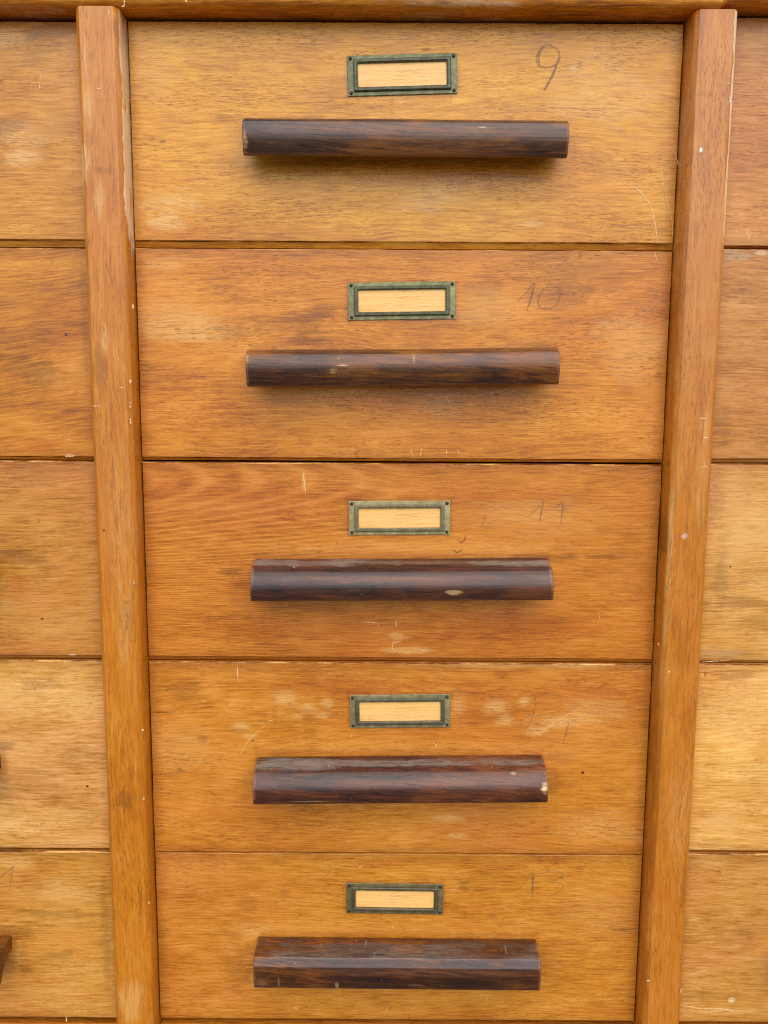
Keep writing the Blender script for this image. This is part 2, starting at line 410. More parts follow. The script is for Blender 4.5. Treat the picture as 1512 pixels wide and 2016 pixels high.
sR = wood('stile_wood_red', lin((128, 72, 32)), lin((188, 118, 56)), lin((208, 146, 84)), vert=True, seed=8, flecks=.6, clouds=.35, streak=.3, mott=.4, fine=.55, fscale=.9, rough=.38, coat=.4,
  blobs=SB(XS, [(1364, 60, 2.5, 60, 'light', .5), (1354, 263, 2.5, 150, 'bare', .35), (1343, 480, 2, 120, 'light', .5), (1293, 1560, 3, 300, 'dark', .35), (1320, 1100, 2.5, 160, 'light', .5), (1449, 60, 4, 55, 'bare', 1, .2), (1443, 200, 4, 110, 'bare', 1, .2), (1435, 340, 4, 100, 'bare', .9, .2), (1425, 440, 3.5, 80, 'light', .9), (1383, 185, 20, 8, 'grey', .7), (1372, 140, 8, 120, 'grey', .4),  # thin pale lines on the left chamfer: wear and painted highlight
   (1388, 330, 14, 60, 'grey', .4), (1388, 850, 8, 40, 'light', .6), (1347, 1055, 5, 4, 'white', .5), (1311, 1065, 7, 30, 'dark', .8), (1308, 1090, 6, 12, 'grey', .8), (1380, 950, 10, 60, 'light', .25),
   (1335, 1600, 24, 80, 'light', .25), (1348, 1740, 6, 60, 'dark', .5), (1270, 1740, 3, 60, 'grey', .9), (1267, 1840, 4, 20, 'dust', .9), (1383, 20, 14, 40, 'dark', .4), (1316, 1150, 3, 200, 'light', .5), (1305, 1322, 24, 30, 'light', .2), (1365, 1560, 5, 120, 'red', .6)]))
sO = wood('stile_wood_outer', lin((120, 62, 26)), lin((178, 106, 50)), lin((208, 142, 78)), vert=True, seed=15, flecks=.5, fscale=.9, coat=.4)
pl = stile(-XS, 1, sL); pr_ = stile(XS, 2, sR)
pl['label'] = 'post left of the numbered drawers with a worn pale edge'; pr_['label'] = 'post right of the numbered drawers with a white paint spot'
stile(-XS-PITCH, 3, sO); stile(XS+PITCH, 4, sO)
# chips, nicks and the white spot on the posts
b = bmesh.new()
dots(b, [(257, 751, 2.0, 4.4), (257, 793, 2, 2), (257, 800, 1.8, 3), (257, 826, 1.5, 3), (257, 832, 2, 2.5), (264, 1147, 1.8, 4), (281, 1437, 2.6, 2.4), (283, 1572, 2, 2.6), (293, 1777, 2, 3), (205, 740, 1, 1), (262, 603, 2, 5), (205, 880, 1, 1)], -.0226, .0003, Vector((-XS, 0, Z0)), 4)
o = link('bare_wood_chips', b, chip, cab, (-XS, 0, Z0)); o['kind'] = 'stuff'
b = bmesh.new()
dots(b, [(1317, 1322, 2.6, 2.4), (1276, 1930, 3, 2), (1341, 1950, 2, 5), (1296, 1268, 1.5, 2)], -.0226, .0003, Vector((XS, 0, Z0)), 5)
o = link('bare_wood_chips', b, chip, cab, (XS, 0, Z0)); o['kind'] = 'stuff'
b = bmesh.new(); dots(b, [(1379.5, 295.5, 3.2, 5)], -.0226, .0004, Vector((XS, 0, Z0)), 6)
link('paint_spot', b, paint, pr_, (0, 0, .55))
for i, (p, w) in enumerate([(crop(0, 460, 4.03, [(735, 1366), (800, 1370)]), .0009), (crop(0, 460, 4.03, [(945, 1220), (995, 1221)]), .0006), (crop(0, 0, 3.78, [(722, 660), (762, 666)]), .0007), (crop(0, 0, 3.78, [(808, 70), (811, 118)]), .0008),
                            (crop(0, 460, 4.03, [(942, 980), (938, 1010)]), .0005)]):
    b = bmesh.new(); stroke(b, p, w, .00025, i, Vector((-XS, 0, Z0)), -.0226); link('scratch', b, rawline, pl, (0, 0, .55))
for i, (p, w) in enumerate([(crop(1150, 0, 3.804, [(1062, 628), (1098, 630)]), .0006), (crop(1150, 0, 3.804, [(1088, 720), (1088, 768)]), .0007), (crop(1180, 820, 3.476, [(685, 10), (735, 16)]), .0009), (crop(1180, 820, 3.476, [(705, 143), (748, 146)]), .0009),
                            (crop(1180, 820, 3.476, [(698, 342), (742, 345)]), .0008), (crop(1180, 820, 3.476, [(715, 300), (717, 345)]), .0006), (crop(1180, 820, 3.476, [(738, 135), (736, 155)]), .0006), (crop(1150, 0, 3.804, [(1060, 770), (1085, 772)]), .0005)]):
    b = bmesh.new(); stroke(b, p, w, .00025, i, Vector((XS, 0, Z0)), -.0226); link('scratch', b, rawline, pr_, (0, 0, .55))
# top rail: its lower edge rises a little above the right-hand column
def zbot(x): return .0052 if x > XS+.005 else (0.0004 if x > -XS else 0.0)
XO = XS+PITCH+.0192
sec = []; N = 220
for i in range(N+1):
    x = -XO+2*XO*i/N; zb = zbot(x)+.00025*wav(x, 6, 14); s = []
    for y, z in ((.40, .030), (.40, .0040), (.03, .0040), (.012, .0022), (-.0165, .0012), (-.0205, .0015), (-.0232, .0030), (-.0248, .0055), (-.0252, .0085), (-.0252, .0285), (-.0237, .030)):
        zz = z-.0008 if z < .02 else z
        s.append((x, y+(.0002*wav(x, 9, 20) if y < 0 else 0), (zz+zb) if z < .02 else zz))
    sec.append(s)
bm = sweep(sec)
for f in bm.faces: f.smooth = len(f.verts) == 4 and max(v.co.z for v in f.verts) < .012
topm = wood('top_rail_wood', lin((110, 60, 20)), lin((190, 118, 46)), lin((224, 160, 80)), seed=22, flecks=.45, clouds=.7, coat=.45, rough=.36,
            blobs=[(P(x, y, -.024).x, P(x, y, -.024).z-Z0, rx, rz, kd, am) for x, y, rx, rz, kd, am in
                   [(60, 12, .030, .0015, 'bare', .5), (110, 16, .012, .001, 'bare', .8), (226, 13, .008, .0015, 'bare', .6), (870, 5, .05, .002, 'bare', .4), (970, 6, .02, .002, 'bare', .5), (590, 10, .05, .003, 'grey', .4), (1310, 18, .03, .002, 'grey', .5), (1400, 10, .03, .003, 'red', .7), (1480, 18, .02, .002, 'bare', .5), (780, 20, .03, .003, 'red', .5)]])
link('top_rail', bm, topm, cab, (0, 0, Z0))
for i, (p, w) in enumerate([(crop(0, 0, 3.78, [(926, 0), (928, 28), (922, 50)]), .0009), (crop(0, 0, 3.78, [(905, 50), (935, 49)]), .0006), (crop(0, 0, 3.78, [(1378, 0), (1392, 18)]), .0014)]):
    b = bmesh.new(); stroke(b, p, w, .0006+.00003*i, 3+i, Vector((0, 0, Z0)), -.0252); link('scratch', b, rawline, cab, (0, 0, Z0))
# bottom rail, side boards, back board, inner runners
botm = wood('bottom_rail_wood', lin((120, 66, 30)), lin((176, 112, 56)), lin((206, 146, 80)), seed=77, coat=.3)
for xc in (-PITCH, 0, PITCH):
    bm = bmesh.new(); box(bm, -.2497, .2497, 0, .0295, -.114, 0)
    bmesh.ops.bevel(bm, geom=bm.edges[:], offset=.0015, segments=2, affect='EDGES')
    link('bottom_rail', bm, botm, cab, (xc, 0, Z0-.9868))
bm = bmesh.new(); box(bm, -XO+.02, XO-.02, -.004, .40, 0, Z0-1.10); link('plinth', bm, darkin, cab)
for sx in (-1, 1):
    bm = bmesh.new(); box(bm, -.009, .009, .0302, .40, -.51, .51)
    link('side_board', bm, sO, cab, (sx*(XO-.0095), 0, Z0-.51))
bm = bmesh.new(); box(bm, -XO+.019, XO-.019, .392, .4, Z0-1.09, Z0+.002); link('back_board', bm, darkin, cab)
for sx in (-1, 1):
    bm = bmesh.new(); box(bm, -.010, .010, .0304, .391, -.51, .51); link('divider_board', bm, darkin, cab, (sx*XS, 0, Z0-.5105))

# ------------------------------------------------------------------ the drawers
ROWS = {'L': [41, 487, 907, 1300.5, 1676, 2011.5], 'C': [41, 490, 912, 1305, 1681, 2014.5], 'R': [31, 489, 913, 1308, 1681, 2018]}
ROWZ = {'L': [-.0016, -.1975, -.3948, -.5921, -.7933, -.9839], 'C': [-.0008, -.1972, -.3953, -.5924, -.7936, -.9840], 'R': [.0048, -.1949, -.3939, -.5919, -.7915, -.9840]}
GAP = {'C': [.0008, .0016, .0009, .0003, .0012], 'L': [.0009, .0006, .0011, .0008, .0012], 'R': [.0008, .0008, .0010, .0009, .0010]}
REB = {'C': [.0062, .0036, .0048, .0012, .0045], 'L': [.0066, .0040, .0044, .0032, .0045], 'R': [.0020, .0044, .0036, .0038, .0045]}
# palette per drawer: dark, mid, light
def tone(r, g, b, k=1.0): return ((r*.74, g*.66, b*.52), (r, g, b), (min(250, r*1.11), min(245, g*1.20), min(240, b*1.38)))
PAL = {'C': [tone(209, 145, 66), tone(201, 129, 60), tone(193, 121, 58), tone(198, 129, 64), tone(198, 132, 66)],
       'L': [tone(200, 137, 68), tone(195, 127, 58), tone(193, 131, 71), tone(214, 158, 94), tone(200, 141, 76)],
       'R': [tone(194, 130, 70), tone(189, 127, 70), tone(208, 151, 88), tone(224, 168, 98), tone(200, 141, 80)]}
OPT = {('C', 0): dict(flecks=.72, streak=.8, rings=0, clouds=.55), ('C', 1): dict(flecks=.8, streak=1.1, rings=.25, clouds=.7, slope=-.02), ('C', 2): dict(flecks=.45, streak=.55, rings=.2, clouds=.5, cath=(.080, 105.0, .050, -.05)),
       ('C', 3): dict(flecks=.65, streak=.7, clouds=.6), ('C', 4): dict(flecks=.7, streak=.7, clouds=.55),
       ('L', 1): dict(flecks=.5, rings=.5, slope=-.10), ('R', 2): dict(flecks=.4), ('R', 3): dict(flecks=.6, clouds=.7), ('L', 3): dict(flecks=.6, clouds=.9)}
# stains, worn patches and painted shade by the handles, in photograph pixels: x, y, half width, half height, kind, strength
MARKS = {
 ('C', 0): [(340, 400, 55, 20, 'light', .8), (330, 438, 34, 12, 'light', .9), (850, 385, 60, 22, 'light', .45), (560, 330, 160, 18, 'dark', .30), (800, 345, 280, 22, 'red', .35), (1180, 190, 90, 60, 'light', .35),
            (660, 175, 30, 18, 'dark', .35), (760, 214, 200, 14, 'grey', .35), (320, 280, 6, 5, 'dark', .8), (1130, 135, 8, 5, 'light', .8), (1040, 440, 20, 4, 'light', .6), (900, 262, 330, 10, 'dark', .25), (540, 460, 300, 12, 'red', .4), (460, 240, 30, 30, 'dark', .2), (1190, 330, 90, 20, 'grey', .35), (310, 150, 50, 60, 'light', .2)],
 ('C', 1): [(350, 640, 75, 30, 'light', .55), (400, 668, 40, 12, 'light', .5), (560, 640, 90, 22, 'dark', .45), (600, 625, 50, 14, 'dark', .4), (950, 600, 40, 60, 'dark', .2), (1150, 540, 130, 30, 'dark', .35), (1100, 580, 60, 22, 'dark', .4), (1240, 680, 60, 60, 'light', .35),
            (770, 790, 300, 20, 'red', .5), (960, 600, 60, 30, 'light', .3), (700, 770, 20, 5, 'light', .4), (900, 870, 260, 14, 'red', .4), (420, 830, 120, 30, 'red', .35), (870, 800, 60, 20, 'light', .25), (330, 520, 40, 14, 'light', .35), (560, 590, 100, 16, 'grey', .4), (790, 666, 310, 14, 'dark', .25)],
 ('C', 2): [(1050, 1020, 120, 30, 'light', .30), (900, 1080, 200, 12, 'gold', .6), (700, 1080, 200, 14, 'gold', .5), (1090, 1097, 120, 6, 'dark', .7), (780, 1250, 18, 9, 'light', .7), (800, 1280, 36, 5, 'light', .7),
            (640, 1245, 220, 30, 'red', .3), (1010, 1230, 200, 30, 'red', .35), (455, 1125, 22, 8, 'dark', .7), (598, 950, 3, 14, 'light', .7), (400, 1000, 130, 14, 'gold', .25), (520, 985, 80, 40, 'red', .35), (680, 1080, 30, 14, 'grey', .4), (1230, 1130, 50, 60, 'grey', .25), (840, 975, 230, 9, 'red', .3)],
 ('C', 3): [(560, 1378, 22, 12, 'light', .85, .95), (603, 1393, 14, 8, 'light', .8, .95), (645, 1384, 10, 6, 'light', .8, .95), (635, 1408, 12, 5, 'light', .75, .95), (585, 1410, 10, 5, 'light', .75, .95), (475, 1432, 12, 7, 'light', .8, .95), (490, 1450, 12, 5, 'light', .7, .95), (900, 1390, 16, 16, 'light', .7, .95), (975, 1392, 20, 11, 'light', .9, .95), (992, 1420, 14, 8, 'light', .85, .95),
            (1030, 1382, 9, 7, 'light', .9, .95), (1110, 1420, 50, 14, 'light', .7), (1170, 1390, 60, 26, 'light', .35), (1060, 1440, 20, 8, 'light', .6), (375, 1360, 40, 20, 'grey', .6), (397, 1452, 11, 8, 'dark', .7), (353, 1516, 6, 6, 'dark', .6), (985, 1327, 12, 6, 'dark', .5), (1180, 1360, 60, 12, 'red', .5), (470, 1438, 20, 4, 'dark', .6), (1147, 1521, 2.5, 3, 'black', .9, .15), (498, 1458, 3, 2, 'black', .8, .15),
            (350, 1470, 60, 40, 'light', .3), (880, 1610, 26, 8, 'light', .6), (900, 1645, 18, 5, 'light', .6), (700, 1350, 280, 12, 'red', .4), (560, 1600, 120, 20, 'red', .3), (1160, 1450, 90, 50, 'gold', .25), (1060, 1310, 190, 5, 'light', .6), (330, 1402, 26, 1.6, 'black', .5, .15), (780, 1470, 300, 12, 'gold', .5), (1190, 1630, 70, 30, 'light', .3), (1110, 1495, 26, 14, 'dark', .3), (1090, 1540, 14, 30, 'dark', .35)],  # last two dark blobs paint shade at the handle's right end
 ('C', 4): [(720, 1830, 200, 10, 'gold', .5), (912, 1745, 10, 10, 'grey', .9), (700, 1735, 16, 5, 'grey', .7), (1000, 1790, 180, 10, 'red', .3), (480, 1780, 22, 16, 'dark', .3), (560, 1760, 9, 8, 'dark', .3), (500, 1835, 30, 16, 'light', .3), (900, 1700, 240, 10, 'red', .35), (470, 1900, 26, 50, 'dark', .3), (1090, 1900, 24, 50, 'dark', .25), (1180, 1990, 70, 12, 'red', .5), (800, 1985, 200, 12, 'grey', .25), (400, 1720, 90, 20, 'gold', .3), (1180, 1800, 60, 50, 'light', .2)],  # tall dark blobs at both handle ends are painted shade
 ('L', 0): [(45, 270, 40, 20, 'light', .6), (40, 310, 34, 14, 'light', .8), (20, 75, 30, 16, 'light', .6), (100, 60, 50, 20, 'dark', .6), (60, 100, 40, 26, 'grey', .5), (10, 250, 30, 12, 'dark', .5), (110, 380, 40, 60, 'red', .25), (100, 250, 50, 40, 'grey', .4)],
 ('L', 1): [(95, 735, 34, 26, 'grey', .9), (60, 725, 50, 16, 'dark', .3), (128, 810, 12, 5, 'dark', .5), (130, 658, 3, 3, 'black', .8, .15), (136, 897, 9, 3, 'bare', .8), (10, 700, 20, 10, 'dark', .4), (165, 610, 6, 110, 'grey', .6), (60, 870, 60, 16, 'red', .4)],
 ('L', 2): [(30, 1100, 60, 14, 'grey', .6), (90, 1120, 30, 12, 'grey', .5), (20, 1090, 20, 8, 'dark', .5), (60, 940, 80, 20, 'grey', .3), (142, 1290, 6, 2, 'bare', .9), (120, 1240, 60, 30, 'light', .2), (83, 1218, 3, 2, 'black', .8, .15), (30, 1150, 30, 14, 'red', .4)],  # leftmost dark and red blobs paint the handle's shadow
 ('L', 3): [(70, 1350, 30, 18, 'dark', .45), (30, 1380, 40, 30, 'light', .6), (160, 1385, 26, 18, 'light', .7), (70, 1357, 4, 4, 'dark', .9), (40, 1480, 50, 30, 'light', .4), (130, 1610, 50, 22, 'light', .4), (12, 1472, 20, 14, 'dark', .6), (80, 1540, 60, 26, 'grey', .4), (172, 1548, 2.5, 2.5, 'black', .9, .15), (150, 1480, 30, 30, 'grey', .35), (20, 1560, 20, 20, 'grey', .3)],  # dark blob nearest the left edge is painted handle shadow
 ('L', 4): [(120, 1760, 50, 22, 'light', .6), (30, 1700, 30, 12, 'light', .6), (105, 1800, 70, 8, 'grey', .7), (130, 1860, 50, 26, 'gold', .5), (30, 1830, 40, 14, 'dark', .45), (115, 1880, 26, 14, 'grey', .7), (208, 1850, 7, 120, 'grey', .7), (15, 1895, 26, 16, 'dark', .4), (45, 1880, 12, 24, 'dark', .4)],  # last two dark blobs paint the soft shadow of the handle
 ('R', 0): [(1470, 120, 40, 60, 'grey', .3), (1480, 440, 40, 20, 'red', .4), (1490, 300, 30, 60, 'red', .3)],
 ('R', 1): [(1450, 505, 22, 9, 'raw', .9), (1500, 497, 12, 4, 'bare', .6), (1480, 560, 40, 26, 'grey', .4), (1450, 600, 40, 9, 'light', .35), (1480, 790, 40, 50, 'red', .35), (1420, 830, 20, 40, 'dark', .3)],
 ('R', 2): [(1445, 1085, 22, 130, 'light', .3), (1410, 980, 14, 60, 'grey', .5), (1440, 1190, 90, 12, 'dark', .6), (1420, 1130, 12, 80, 'grey', .6), (1480, 1050, 40, 60, 'light', .6), (1500, 1150, 30, 18, 'light', .7), (1420, 1285, 40, 9, 'raw', .6), (1480, 1225, 40, 16, 'grey', .5), (1438, 1116, 2, 2, 'black', .9, .15)],
 ('R', 3): [(1455, 1330, 40, 9, 'dark', .5), (1388, 1327, 3, 5, 'dark', .9), (1440, 1400, 60, 40, 'light', .5), (1420, 1620, 26, 20, 'light', .9), (1410, 1660, 40, 8, 'grey', .4), (1480, 1510, 40, 40, 'light', .4), (1500, 1480, 20, 30, 'gold', .6)],  # gold blob at far right paints shade of the handle beyond
 ('R', 4): [(1450, 1850, 50, 20, 'grey', .4), (1380, 1960, 40, 14, 'grey', .4), (1430, 1990, 60, 6, 'light', .6), (1440, 1970, 5, 4, 'bare', .8), (1490, 1840, 26, 12, 'grey', .5), (1400, 1700, 40, 12, 'light', .4), (1366, 1810, 12, 4, 'light', .6), (1500, 1860, 16, 30, 'gold', .7)]}  # the gold blob is handle shade put into the wood colour
HAN = [dict(z=-.0903, tilt=.15, kind='round', half=.1420, off=.0), dict(z=-.0920, tilt=-.75, kind='round', half=.1415, off=-.001), dict(z=-.0933, tilt=-.50, kind='full', half=.1415, off=0.0), dict(z=-.0970, tilt=-.85, kind='full', half=.1425, off=.0), dict(z=-.0930, tilt=.22, kind='crisp', half=.1432, off=-.0012)]
LAB = [(-.0028, -.0457, .0494, .0172, -1.77), (-.0015, -.2440, .0500, .01705, -1.1), (-.0021, -.4479, .0488, .0165, -.62), (.0001, -.6418, .0498, .0170, -.96), (-.0036, -.8423, .0496, .0165, .58)]
c3 = lambda y0, pts: crop(640, y0, 2.908, pts)
DIG = [(0,), (0, 2), (0, 2), (0, 2), (0, 2)]      # which strokes begin a digit
NUM = [
 ([c3(60, [(1300, 88), (1262, 84), (1228, 112), (1211, 160), (1222, 198), (1268, 212), (1318, 198), (1343, 160), (1332, 112), (1295, 90)]),
   c3(60, [(1258, 92), (1236, 118), (1222, 158), (1230, 195)]), c3(60, [(1338, 150), (1322, 205), (1292, 270), (1264, 318), (1248, 348)]), c3(60, [(1328, 200), (1302, 262), (1276, 312), (1256, 345)])], .0017, graphite),
 ([c3(520, [(1105, 208), (1150, 162), (1197, 108), (1188, 165), (1172, 215), (1155, 268)]), c3(520, [(1192, 125), (1176, 200), (1160, 255)]), c3(520, [(1300, 115), (1256, 138), (1224, 190), (1226, 240), (1262, 256), (1312, 242), (1343, 192), (1336, 140), (1308, 116)])], .0015, graphite_mid),
 ([c3(960, [(1158, 168), (1205, 128), (1252, 74), (1240, 130), (1226, 196)]), c3(960, [(1250, 85), (1236, 150), (1228, 190)]), c3(960, [(1315, 116), (1362, 86), (1356, 150), (1349, 216)]), c3(960, [(1362, 92), (1352, 180)])], .0013, graphite_mid),
 ([c3(1330, [(1115, 118), (1150, 92), (1193, 108), (1206, 150), (1190, 230), (1150, 302), (1145, 312)]), c3(1330, [(1165, 316), (1200, 312), (1245, 318)]), c3(1330, [(1398, 262), (1382, 320), (1362, 392)]), c3(1330, [(1394, 272), (1374, 350)])], .0012, graphite_faint),
 ([c3(1700, [(1112, 142), (1150, 98), (1192, 48), (1190, 120), (1185, 198)]), c3(1700, [(1190, 60), (1184, 190)]), c3(1700, [(1243, 52), (1300, 42), (1356, 54), (1342, 84), (1290, 106), (1342, 110), (1362, 132), (1325, 168), (1275, 188)])], .0014, graphite_faint)]
SCR = {
 ('C', 0): [(crop(1150, 0, 3.804, [(350, 1372), (385, 1408), (430, 1445), (472, 1500), (505, 1565), (528, 1660), (540, 1740), (550, 1822)]), .0009), (crop(1150, 0, 3.804, [(575, 1220), (580, 1310), (602, 1420), (632, 1540), (655, 1640), (664, 1770)]), .0006),
            (crop(1150, 0, 3.804, [(648, 1102), (680, 1150), (698, 1210), (704, 1250)]), .0006), (crop(0, 0, 3.78, [(1145, 240), (1220, 290), (1260, 312)]), .0005), (crop(0, 0, 3.78, [(1310, 815), (1390, 862)]), .0005), (crop(0, 0, 3.78, [(1400, 1640), (1418, 1672)]), .0006), (crop(1150, 0, 3.804, [(0, 630), (28, 670)]), .0006),
            (crop(1150, 0, 3.804, [(240, 515), (270, 528)]), .0008), (crop(1150, 0, 3.804, [(470, 268), (495, 240)]), .0006)],
 ('C', 1): [(crop(640, 520, 2.908, [(680, 740), (720, 800)]), .0005), (crop(640, 520, 2.908, [(945, 730), (975, 790)]), .0005), ([(808, 884), (812, 896)], .0006), ([(830, 882), (828, 900)], .0006), ([(880, 886), (878, 898)], .0006), ([(900, 884), (905, 894)], .0006), (crop(1150, 0, 3.804, [(525, 1885), (546, 1955)]), .0006)],
 ('C', 2): [([(597, 932), (602, 975)], .0008), (c3(960, [(215, 770), (300, 772)]), .0006), (c3(960, [(300, 770), (310, 790)]), .0005), (c3(960, [(405, 760), (410, 795)]), .0010), ([(778, 1258), (772, 1274), (780, 1284)], .0006), ([(820, 1278), (845, 1282)], .0009), ([(770, 1266), (790, 1262)], .0006), ([(1178, 1205), (1182, 1222)], .0004)],
 ('C', 3): [(c3(1330, [(1250, 312), (1320, 262), (1460, 182)]), .0006), (c3(1330, [(620, 380), (640, 408)]), .0008), (c3(1330, [(148, 350), (156, 334)]), .0008), (crop(260, 1300, 3.436, [(712, 35), (718, 145)]), .0006), (crop(260, 1300, 3.436, [(730, 640), (800, 530), (900, 440)]), .0004), (crop(260, 1300, 3.436, [(470, 275), (505, 268)]), .0006), (crop(260, 1300, 3.436, [(925, 412), (955, 400)]), .0008), (crop(900, 1300, 3.78, [(680, 500), (720, 485), (830, 440)]), .0006)],
 ('C', 4): [(c3(1700, [(195, 25), (215, 8)]), .0008), ([(1037, 1890), (1037, 1960)], .0003), ([(765, 1978), (757, 1998)], .0005), (c3(1700, [(385, 372), (392, 350)]), .0007), (c3(1700, [(745, 50), (760, 50)]), .0008)],
 ('L', 0): [(crop(0, 0, 3.78, [(308, 532), (300, 590), (295, 645), (303, 656), (322, 654)]), .0006), (crop(0, 0, 3.78, [(303, 538), (345, 530), (392, 518)]), .0004), (crop(0, 0, 3.78, [(370, 630), (420, 600)]), .0004)],
 ('L', 1): [(crop(0, 460, 4.03, [(518, 1765), (560, 1768), (600, 1758)]), .0010), (crop(0, 460, 4.03, [(540, 1630), (550, 1634)]), .0009), (crop(0, 460, 4.03, [(238, 378), (248, 382)]), .0008)],
 ('L', 4): [([(131, 2002), (131, 2012)], .0012)],
 ('R', 0): [(crop(1150, 0, 3.804, [(1135, 1705), (1138, 1750)]), .0005), (crop(1150, 0, 3.804, [(1205, 1705), (1218, 1770)]), .0005), (crop(1150, 0, 3.804, [(1222, 1705), (1232, 1800)]), .0006), (crop(1150, 0, 3.804, [(1238, 1720), (1240, 1790)]), .0004)],
 ('R', 2): [(crop(1180, 820, 3.476, [(740, 940), (790, 938)]), .0005), (crop(1180, 820, 3.476, [(700, 1680), (900, 1665)]), .0006)],
 ('R', 4): [(crop(1180, 1500, 3.907, [(640, 1870), (780, 1895), (960, 1900), (1060, 1935)]), .0010), (crop(1180, 1500, 3.907, [(690, 1640), (850, 1590)]), .0006)]}
NICK = {
 ('C', 0): [(c3(60, [(548, 105), (565, 110), (580, 107), (606, 106)]), .0014), (c3(60, [(570, 102), (584, 116)]), .0009), (c3(60, [(680, 95), (686, 110)]), .0006), ([(715, 262-50), (735, 214)], .0005)],
 ('C', 1): [(c3(520, [(905, 5), (918, 14)]), .0006), (c3(520, [(924, 14), (928, 22)]), .0006), ([(700, 893), (706, 902), (716, 904)], .0008)],
 ('C', 2): [(c3(960, [(758, 298), (778, 312), (798, 300), (804, 272)]), .0016), (c3(960, [(735, 356), (758, 370), (790, 350)]), .0016), (c3(960, [(64, 308), (76, 334)]), .0009), ([(578, 1000), (566, 1015)], .0006), (c3(960, [(920, 150), (905, 200), (888, 225)]), .0007)],
 ('C', 3): [([(294, 1404), (310, 1403), (326, 1401)], .0006), (crop(900, 1300, 3.78, [(1000, 240), (1040, 215), (1080, 190), (1106, 158)]), .0007)],
 ('L', 2): [(crop(0, 1000, 4.58, [(370, 1006), (391, 996)]), .0011), (crop(0, 1000, 4.58, [(340, 80), (355, 120), (325, 135)]), .0006), (crop(0, 1000, 4.58, [(295, 1080), (318, 1092)]), .0006)],
 ('L', 3): [(crop(0, 1000, 4.58, [(185, 1628), (240, 1640), (320, 1632)]), .0007), (crop(0, 1000, 4.58, [(285, 1555), (300, 1605)]), .0006)],
 ('R', 0): [([(1495, 150), (1499, 156)], .0006)]}
HB = [  # marks on the handles, metres from the handle's centre: x, z, rx, rz, kind, amount
 [(-.140, -.020, .0025, .008, 'raw', .8), (.067, -.011, .0035, .0008, 'raw', .8)],
 [(-.063, -.021, .0042, .0030, 'raw', .5), (-.053, -.0155, .006, .0008, 'bare', .8), (.010, -.010, .0014, .005, 'raw', .7), (.02, -.022, .08, .003, 'black', .5), (-.141, -.008, .003, .006, 'raw', .6)],
 [(.049, -.0255, .0050, .0018, 'raw', .7), (-.07, -.0012, .07, .0018, 'dust', .7), (.10, -.0015, .05, .0014, 'dust', .7), (.0, -.0010, .14, .0010, 'dust', .6)],
 [(.1395, -.018, .0035, .0045, 'bare', .8), (.11, -.0065, .0022, .0007, 'raw', .6), (-.09, -.030, .022, .0005, 'raw', .6), (0, -.0010, .14, .0010, 'dust', .8), (-.11, -.0020, .04, .0020, 'dust', .6)],
 [(-.135, -.026, .006, .004, 'copper', .7, .9), (-.118, -.026, .0009, .004, 'raw', .5), (-.060, -.0275, .0012, .003, 'raw', .6), (.018, -.0275, .007, .0010, 'copper', .5), (0, -.0010, .14, .0012, 'dust', .5), (-.05, -.003, .03, .003, 'black', .5), (.08, -.004, .03, .003, 'black', .5)]]
LABEL = {
 'C': ['drawer with a clear pencilled 9, uppermost below the top rail', 'drawer with 10 pencilled beside its green brass label holder', 'drawer pencilled 11 with long curving grain lines and a pale brass holder',
       'drawer with pale worn spots beside its label holder and a chipped handle end', 'drawer with faint pencilled 13 at the bottom of the photo'],
 'L': ['drawer left of the one pencilled 9, with a small hooked scratch', 'drawer left of the one pencilled 10, with a grey smudge', 'drawer left of the one pencilled 11, handle shadow at its visible end',
       'pale blotchy drawer left of the one with worn spots', 'drawer at lower left showing the end of a dark handle'],
 'R': ['reddish drawer right of the one pencilled 9', 'drawer right of the one pencilled 10, with pale scuff at its upper corner', 'drawer right of the one pencilled 11, crossed by a dark streak',
       'palest yellow drawer, right of the one with worn spots', 'drawer at lower right with a pale curved scratch near its foot']}
XC = {'L': -PITCH, 'C': 0.0, 'R': PITCH}
hand_mesh = {}
nm = nail_bm(); nail_me = bpy.data.meshes.new('nail'); nm.to_mesh(nm_ := nail_me); nm.free(); nail_me.materials.append(nailm)
for p in nail_me.polygons: p.use_smooth = True
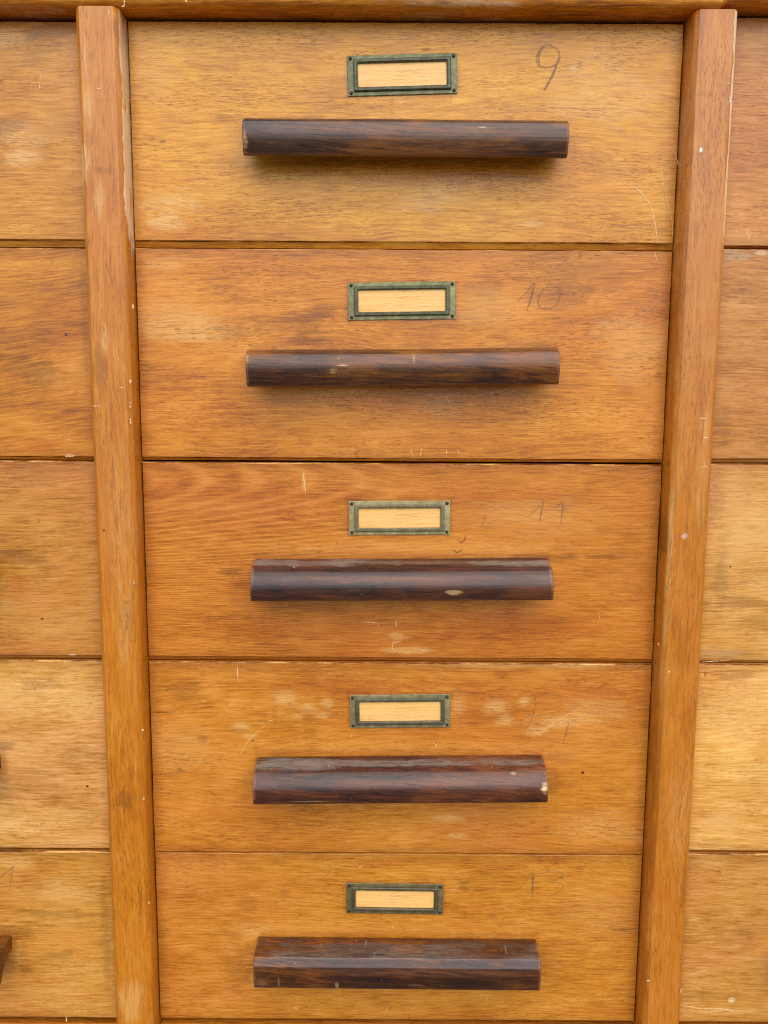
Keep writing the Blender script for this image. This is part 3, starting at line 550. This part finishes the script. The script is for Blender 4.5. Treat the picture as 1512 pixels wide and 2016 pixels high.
for ci, c in enumerate('LCR'):
    for r in range(5):
        zt = ROWZ[c][r]; zb = ROWZ[c][r+1]+GAP[c][r]; hz = (zt-zb)/2; hx = .2492; xc = XC[c]
        cz = Z0+(zt+zb)/2; seed = ci*5+r+1
        dy = 0.0
        org = Vector((xc, dy, cz))
        D = empty('drawer', (xc, dy, cz), LABEL[c][r], 'drawer', 'drawers of the cabinet')
        bl = []
        for x, y, rx, rz, kd, am, *so in MARKS.get((c, r), []):
            q = P(x, y)-org; k = abs(P(x+1, y).x-P(x, y).x); bl.append((q.x, q.z, rx*k, rz*k, kd, am, *so))
        pal = [lin(t) for t in PAL[c][r]]; op = dict(flecks=.6, clouds=.6, streak=.75); op.update(OPT.get((c, r), {}))
        m = wood('drawer_wood_%s' % ('abcdefghijklmno'[seed-1]), *pal, seed=seed*2.7, blobs=bl, border=(hx, hz, .45), grime_shade=((LAB[r][0], Z0+LAB[r][1]-cz, LAB[r][2], LAB[r][3], .42), (0, Z0+ROWZ['C'][r]+HAN[r]['z']-cz-.012, .142, .017, .38)), **op)
        f = link('front_board', panel_bm(hx, hz, REB[c][r], seed), [m, m if (c, r) == ('C', 4) else edge], D)
        bm = bmesh.new()
        for sx in (-1, 1): box(bm, *sorted((sx*(hx-.016), sx*(hx-.004))), .0192, .36, -hz+.008, hz-.02)
        box(bm, -hx+.0162, hx-.0162, .0194, .36, -hz+.012, -hz+.018); box(bm, -hx+.004, hx-.004, .3602, .372, -hz+.008, hz-.02)
        link('drawer_box', bm, darkin, D)
        # handle
        h = HAN[r]
        hm = darkwood('handle_wood_%s' % ('abcdefghijklmno'[seed-1]), 60+seed, [] if c != 'C' else HB[r]+[(sx*(h['half']-.0005), -.017, .0016, .017, 'copper', .55) for sx in (-1, 1)]+[(.02*r-.05, -.0135, .09, .0025, 'copper', .35, .9), (-.03, -.0335, .12, .0012, 'copper', .5, .9)], base=r if c == 'C' else 0)
        hp = link('handle', handle_bm(h['kind'], h['half'], seed), hm, D, (h['off']-(.004, .004, -.0018, .0048, .0035)[r]*(c == 'L'), -.0001, Z0+ROWZ['C'][r]+h['z']-cz+{0: .0005}.get(r, 0)), RAD(h['tilt'] if c == 'C' else .1))
        # label holder with pale wood showing through, four nails
        lx, lz, lhx, lhz, lrot = LAB[r]
        if c != 'C': lrot = .3
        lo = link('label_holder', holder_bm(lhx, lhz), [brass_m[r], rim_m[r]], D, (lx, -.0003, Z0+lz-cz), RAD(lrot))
        bm = bmesh.new(); box(bm, -lhx+.0065, lhx-.0065, -.0006, .0001, -lhz+.0045, lhz-.0045); link('label_insert', bm, insert, lo)
        for sx in (-1, 1):
            for sz in (-1, 1):
                n = bpy.data.objects.new('nail', nail_me); COL.objects.link(n); n.parent = lo; n.location = (sx*(lhx-.0030), 0, sz*(lhz-.0026))
        if c == 'C':
            S_, w, gm = NUM[r]; dig = D
            for i, s in enumerate(S_):
                bm = bmesh.new(); stroke(bm, s, w, .00025+.00002*i, i+r*7, org, 0, taper=.6)
                first = i in DIG[r]
                q = link('pencil_digit' if first else 'pencil_stroke', bm, gm, D if first else dig)
                if first: dig = q
        if (c, r) == ('L', 4):
            bm = bmesh.new(); stroke(bm, crop(0, 1620, 4.2, [(-30, 470), (30, 428), (75, 392), (112, 358), (102, 395), (90, 460), (80, 545)]), .0011, .00025, 3, org, 0, taper=.6)
            link('pencil_digit', bm, graphite, D)
        for i, (s, w) in enumerate(NICK.get((c, r), [])):
            bm = bmesh.new(); stroke(bm, s, w, .0002, i+40, org, 0, taper=.2); link('nick', bm, nickm, D)
        if (c, r) in SCR:
            for i, (s, w) in enumerate(SCR[c, r]):
                bm = bmesh.new(); stroke(bm, s, w, .0002, i, org, 0); link('scratch', bm, rawline, D)

# ------------------------------------------------------------------ paving the cabinet stands on
bm = bmesh.new(); v = [bm.verts.new(p) for p in ((-60, -60, 0), (60, -60, 0), (60, 60, 0), (-60, 60, 0))]; bm.faces.new(v)
g = link('ground', bm, simple('pale_paving', lin((118, 110, 100)), .9, 0, 0, 3, lin((96, 90, 82)), (.3, .7)), None, (0, 0, -.0005)); g['kind'] = 'structure'
